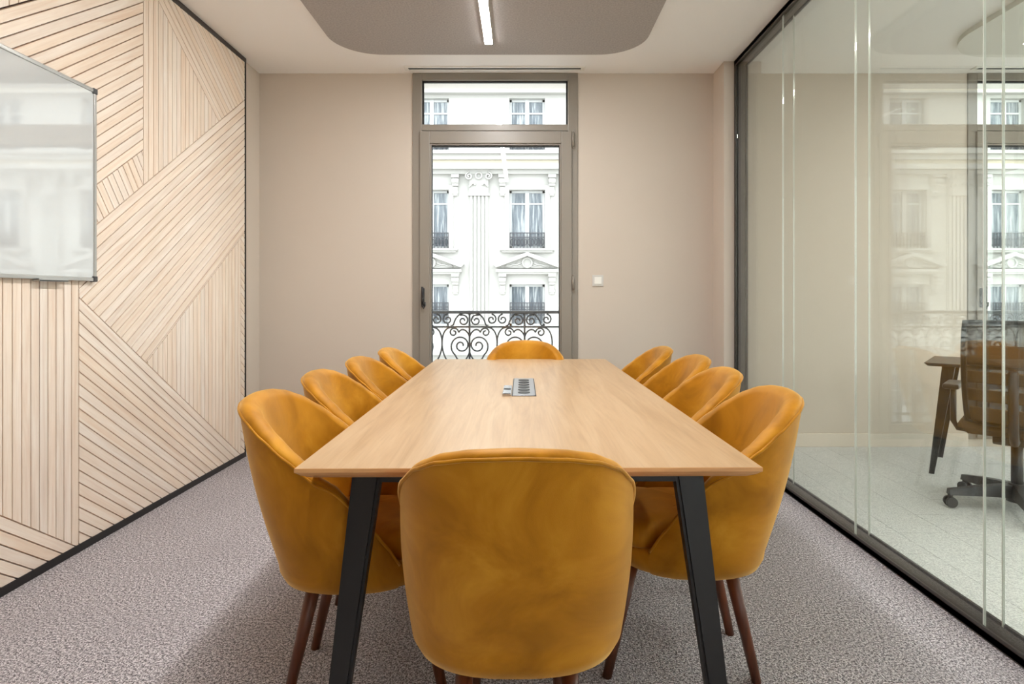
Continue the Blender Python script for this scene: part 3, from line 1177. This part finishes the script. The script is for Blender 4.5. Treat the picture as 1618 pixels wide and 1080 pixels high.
def plan(th, z, off=0.0):
    """outer tub surface at angle th (deg from the back), height z, pushed inwards by off"""
    a = R(th)
    s, c = math.sin(a), math.cos(a)
    e = 0.78
    fl = 1.0 + 0.06 * max(0.0, min(1.0, (z - 0.38) / 0.40))
    ca, cb = CA * fl, CB * (1.0 + 0.02 * (fl - 1))
    x = ca * math.copysign(abs(s) ** e, s)
    y = -cb * math.copysign(abs(c) ** e, c)
    nx, ny = x / ca ** 2, y / cb ** 2
    n = math.hypot(nx, ny) or 1
    x -= nx / n * off; y -= ny / n * off
    y -= KREC * max(0.0, z - 0.41) * (0.55 + 0.45 * max(0, math.cos(a * 0.7)))
    return x, y


def grid_mesh(name, rows_, close_u=False):
    verts = [p for r_ in rows_ for p in r_]
    nu = len(rows_[0])
    faces = []
    for i in range(len(rows_) - 1):
        for k in range(nu if close_u else nu - 1):
            k2 = (k + 1) % nu
            faces.append((i * nu + k, i * nu + k2, (i + 1) * nu + k2, (i + 1) * nu + k))
    return verts, faces


def chair_proto():
    ch = empty('dining_chair')
    NU = 56
    ths = [-TT + 2 * TT * i / NU for i in range(NU + 1)]
    # outer shell of the back
    rows_ = []
    for z, sc in ((0.346, 0.74), (0.350, 0.85), (0.362, 0.935), (0.388, 0.988)):
        r_ = []
        for th in ths:
            x, y = plan(th, z)
            r_.append((x * sc, y * sc, z))
        rows_.append(r_)
    NS = 14
    for i in range(NS + 1):
        r_ = []
        for th in ths:
            zt = interp(TOP, abs(th)) - 0.006
            z = 0.412 + (zt - 0.412) * i / NS
            x, y = plan(th, z)
            bulge = 0.012 * math.sin(math.pi * i / NS)
            x2, y2 = plan(th, z, -bulge * max(0, math.cos(R(th)) * 0.5 + 0.5))
            r_.append((x2, y2, z))
        rows_.append(r_)
    me = pyd('shell', *grid_mesh('shell', rows_))
    link('back_shell', me, M['velvet'], ch, True)
    # inner padding with a rolled rim
    rows_ = []
    for th in ths:
        zt = interp(TOP, abs(th))
        k = 1.0 - max(0.0, (abs(th) - 90) / (TT - 90)) * 0.45
        tk = 0.058 * k
        col = []
        for a in range(0, 181, 18):
            aa = R(a)
            off = tk * (1 - math.cos(aa)) / 2
            z = zt - 0.008 + tk * 0.38 * math.sin(aa) - 0.012 * (1 - math.cos(aa)) / 2
            col.append((*plan(th, min(z, zt), off), z))
        zi0 = col[-1][2]
        zend = min(0.42, zi0 - 0.01)
        for i in range(1, 11):
            z = zi0 + (zend - zi0) * i / 10
            belly = 0.020 * math.sin(math.pi * min(1, i / 10)) * max(0, math.cos(R(th * 0.8)))
            col.append((*plan(th, z, tk + belly), z))
        rows_.append(col)
    me = pyd('pad', *grid_mesh('pad', rows_))
    link('back_pad', me, M['velvet'], ch, True)
    # piping along the seam
    bm = bmesh.new()
    pts = []
    for i in range(97):
        th = -TT + 2 * TT * i / 96
        zt = interp(TOP, abs(th)) - 0.007
        pts.append((*plan(th, zt, -0.001), zt))
    add_tube(bm, pts, 0.0045, 6)
    link('piping', bm_mesh('piping', bm), M['velvet'], ch)
    # seat base
    N2 = 64
    full = [360.0 * i / N2 - 180 for i in range(N2)]
    rows_ = []
    for z, off, sc in ((0.349, 0.0, 0.0001), (0.349, 0.0, 0.72), (0.353, 0.0, 0.835), (0.365, 0.0, 0.922), (0.388, 0.004, 0.980), (0.40, 0.006, 1), (0.418, 0.006, 1), (0.428, 0.010, 1), (0.431, 0.03, 1), (0.431, 0.1, 1)):
        r_ = []
        for th in full:
            x, y = plan(th, min(z, 0.41), off)
            yy = y * sc
            if yy > 0:
                yy *= 1.06
            r_.append((x * sc, yy, z))
        rows_.append(r_)
    me = pyd('base', *grid_mesh('base', rows_, True))
    link('seat_base', me, M['velvet'], ch, True)
    # seat cushion
    rows_ = []
    for off, z in ((0.06, 0.428), (0.016, 0.431), (0.008, 0.440), (0.004, 0.456), (0.006, 0.474), (0.016, 0.490), (0.034, 0.500), (0.07, 0.507), (0.12, 0.511), (0.16, 0.513), (0.19, 0.513)):
        r_ = []
        for th in full:
            x, y = plan(th, 0.41, off + (0.052 if abs(th) < 118 else 0.052 * max(0, 1 - (abs(th) - 118) / 14)))
            if y > 0:
                y *= 1.09
            r_.append((x, y, z))
        rows_.append(r_)
    vs_, fs_ = grid_mesh('cushion', rows_, True)
    fs_.append(tuple(range(len(vs_) - N2, len(vs_))))
    me = pyd('cushion', vs_, fs_)
    link('seat_cushion', me, M['velvet'], ch, True)
    # legs
    for x0, y0, x1, y1 in ((-0.12, -0.115, -0.132, -0.195), (0.12, -0.115, 0.132, -0.195), (-0.115, 0.183, -0.122, 0.262), (0.115, 0.183, 0.122, 0.262)):
        bm = bmesh.new()
        add_cyl(bm, (x0, y0, 0.354), (x1, y1, 0.0), 0.0215, 0.0145, 16)
        link('leg', bm_mesh('leg', bm), M['walnut'], ch)
    return ch


proto = chair_proto()
GRP = 'mustard velvet chairs around the conference table'
chairs = [  # x, y, facing (deg), label
    (-0.013, 1.512, 0.5, 'mustard velvet chair in the foreground seen from behind'),
    (0.022, 3.86, 180.0, 'mustard velvet chair at the far table end before the window'),
    (-0.498, 1.90, -90 + 2, 'nearest mustard velvet chair on the slat panel side of the table'),
    (-0.515, 2.45, -90 + 1, 'second nearest mustard velvet chair on the slat panel side'),
    (-0.505, 3.00, -90 - 1, 'third nearest mustard velvet chair on the slat panel side'),
    (-0.480, 3.55, -90, 'farthest mustard velvet chair on the slat panel side'),
    (0.530, 1.985, 90 - 2, 'nearest mustard velvet chair on the glass partition side'),
    (0.547, 2.54, 90 - 1, 'second nearest mustard velvet chair on the glass partition side'),
    (0.595, 3.10, 90 + 1, 'third nearest mustard velvet chair on the glass partition side'),
    (0.545, 3.655, 90, 'farthest mustard velvet chair on the glass partition side'),
]
for i, (x, y, a, lb) in enumerate(chairs):
    c = proto if i == 0 else copy_tree(proto)
    c.location = (x, y, 0)
    c.rotation_euler = (0, 0, R(a))
    tag(c, lb, 'chair', GRP)

# ================================================================== OFFICE BEHIND THE GLASS
oc = empty('office_chair', (2.75, 3.34, 0), R(-42))
tag(oc, 'swivel office chair with brown back behind the glass partition', 'office chair')
# faces local +y
cyl('gas_column', (0, 0, 0.09), (0, 0, 0.40), 0.028, M['office_black'], oc)
cyl('hub', (0, 0, 0.05), (0, 0, 0.15), 0.05, M['office_black'], oc, 0.04)
for k in range(5):
    a = R(170 + 42 + 72 * k)
    d = Vector((math.cos(a), math.sin(a), 0)); n_ = Vector((-d.y, d.x, 0))
    bm = bmesh.new()
    rr = []
    for r_, w_, z0, z1 in ((0.03, 0.034, 0.075, 0.145), (0.20, 0.028, 0.075, 0.125), (0.345, 0.022, 0.070, 0.100)):
        rr.append([bm.verts.new(d * r_ + n_ * s * w_ + Vector((0, 0, z))) for s, z in ((-1, z0), (1, z0), (0.7, z1), (-0.7, z1))])
    for A, B in zip(rr[:-1], rr[1:]):
        for j in range(4):
            bm.faces.new((A[j], A[(j + 1) % 4], B[(j + 1) % 4], B[j]))
    bm.faces.new(rr[0]); bm.faces.new(rr[-1])
    arm = link('base_arm', bm_mesh('arm', bm), M['office_black'], oc)
    bm = bmesh.new()
    c0 = d * 0.335
    for s in (-1, 1):
        add_cyl(bm, c0 + n_ * s * 0.010 + Vector((0, 0, 0.030)), c0 + n_ * s * 0.028 + Vector((0, 0, 0.030)), 0.030, 0.027, 20)
    add_box(bm, c0.x - 0.012, c0.x + 0.012, c0.y - 0.012, c0.y + 0.012, 0.03, 0.075, 0.004)
    link('caster', bm_mesh('caster', bm), M['office_black'], arm)
box('mechanism', -0.10, 0.10, -0.14, 0.12, 0.375, 0.425, M['office_black'], oc, 0.012)
bm = bmesh.new()
add_box(bm, -0.25, 0.25, -0.22, 0.27, 0.425, 0.50, 0.035, 4)
for v in bm.verts:
    if v.co.z < 0.45:
        v.co.x *= 0.88; v.co.y *= 0.9
sm = bm_mesh('seat', bm)
link('seat', sm, M['office_fabric'], oc, True)


def back_pt(u, v, dy=0.0):      # u -1..1 across, v 0..1 up
    w_ = 0.235 - 0.03 * v ** 2 - 0.03 * (1 - v) ** 2
    y = -0.24 - 0.13 * v + 0.05 * u * u + 0.03 * math.sin(v * 3.1) + dy
    return (u * w_, y, 0.50 + 0.55 * v)


bm = bmesh.new()
pts = [back_pt(-1 + 2 * i / 12, 1) for i in range(13)] + [back_pt(1, 1 - i / 12) for i in range(1, 13)] + [back_pt(1 - 2 * i / 12, 0) for i in range(1, 13)] + [back_pt(-1, i / 12) for i in range(1, 12)]
add_tube(bm, pts, 0.013, 8, True)
link('back_frame', bm_mesh('bf', bm), M['office_black'], oc)


def back_sheet(v0, v1, dy, thick=0.006, u1=0.97):
    rf, rb = [], []
    for j in range(9):
        v = v0 + (v1 - v0) * j / 8
        rf.append([back_pt(-u1 + 2 * u1 * i / 12, v, dy) for i in range(13)])
        rb.append([back_pt(-u1 + 2 * u1 * i / 12, v, dy - thick) for i in range(13)])
    vf, ff = grid_mesh('a', rf); vb, fb = grid_mesh('b', rb)
    n = len(vf)
    faces = ff + [tuple(n + k for k in f) for f in fb]
    for i in range(12):
        faces.append((i, i + 1, n + i + 1, n + i)); q = 8 * 13
        faces.append((q + i, q + i + 1, n + q + i + 1, n + q + i))
    for j in range(8):
        for c_ in (0, 12):
            faces.append((j * 13 + c_, (j + 1) * 13 + c_, n + (j + 1) * 13 + c_, n + j * 13 + c_))
    return pyd('sheet', vf + vb, faces)


link('back_mesh', back_sheet(0.02, 0.99, 0.0), M['chair_mesh'], oc, True)
for v0, v1 in ((0.02, 0.16), (0.22, 0.34), (0.40, 0.52), (0.58, 0.78)):
    link('lumbar_slat', back_sheet(v0, v1, -0.02, 0.012, 0.9), M['office_fabric'], oc, True)
bm = bmesh.new()
add_tube(bm, [(0, -0.08, 0.40), (0, -0.22, 0.41), (0, -0.30, 0.47), (0, -0.31, 0.60), (0, -0.34, 0.80)], 0.022, 8)
link('back_spine', bm_mesh('spine', bm), M['office_black'], oc)
for s in (-1, 1):
    bm = bmesh.new()
    add_tube(bm, [(s * 0.14, 0.0, 0.41), (s * 0.27, 0.0, 0.42), (s * 0.29, 0.0, 0.46), (s * 0.29, 0.0, 0.66)], 0.016, 8)
    ar = link('armrest', bm_mesh('ar', bm), M['office_black'], oc)
    box('arm_pad', s * 0.29 - 0.04, s * 0.29 + 0.04, -0.12, 0.13, 0.655, 0.685, M['office_black'], ar, 0.012)

# desk
dk = empty('office_desk', (3.354, 3.887, 0), R(-40))
tag(dk, 'small dark desk with tapered splayed legs under the office window', 'desk')
bm = bmesh.new()
add_box(bm, -0.60, 0.60, -0.30, 0.30, 0.722, 0.745, 0.004)
for v in bm.verts:
    if v.co.z < 0.735:
        v.co.x *= 0.975; v.co.y *= 0.94
link('desk_top', bm_mesh('dt', bm), M['desk_top'], dk)
for s in (-1, 1):
    for q in (-1, 1):
        bm = bmesh.new()
        rr = []
        for p, a in ((Vector((s * 0.56, q * 0.27, 0)), 0.015), (Vector((s * 0.47, q * 0.21, 0.722)), 0.036)):
            rr.append([bm.verts.new(p + Vector((dx * a, dy * a * 0.7, 0))) for dx, dy in ((-1, -1), (1, -1), (1, 1), (-1, 1))])
        for k in range(4):
            bm.faces.new((rr[0][k], rr[0][(k + 1) % 4], rr[1][(k + 1) % 4], rr[1][k]))
        bm.faces.new(rr[0]); bm.faces.new(rr[1])
        link('leg', bm_mesh('leg', bm), M['leg_black'], dk)
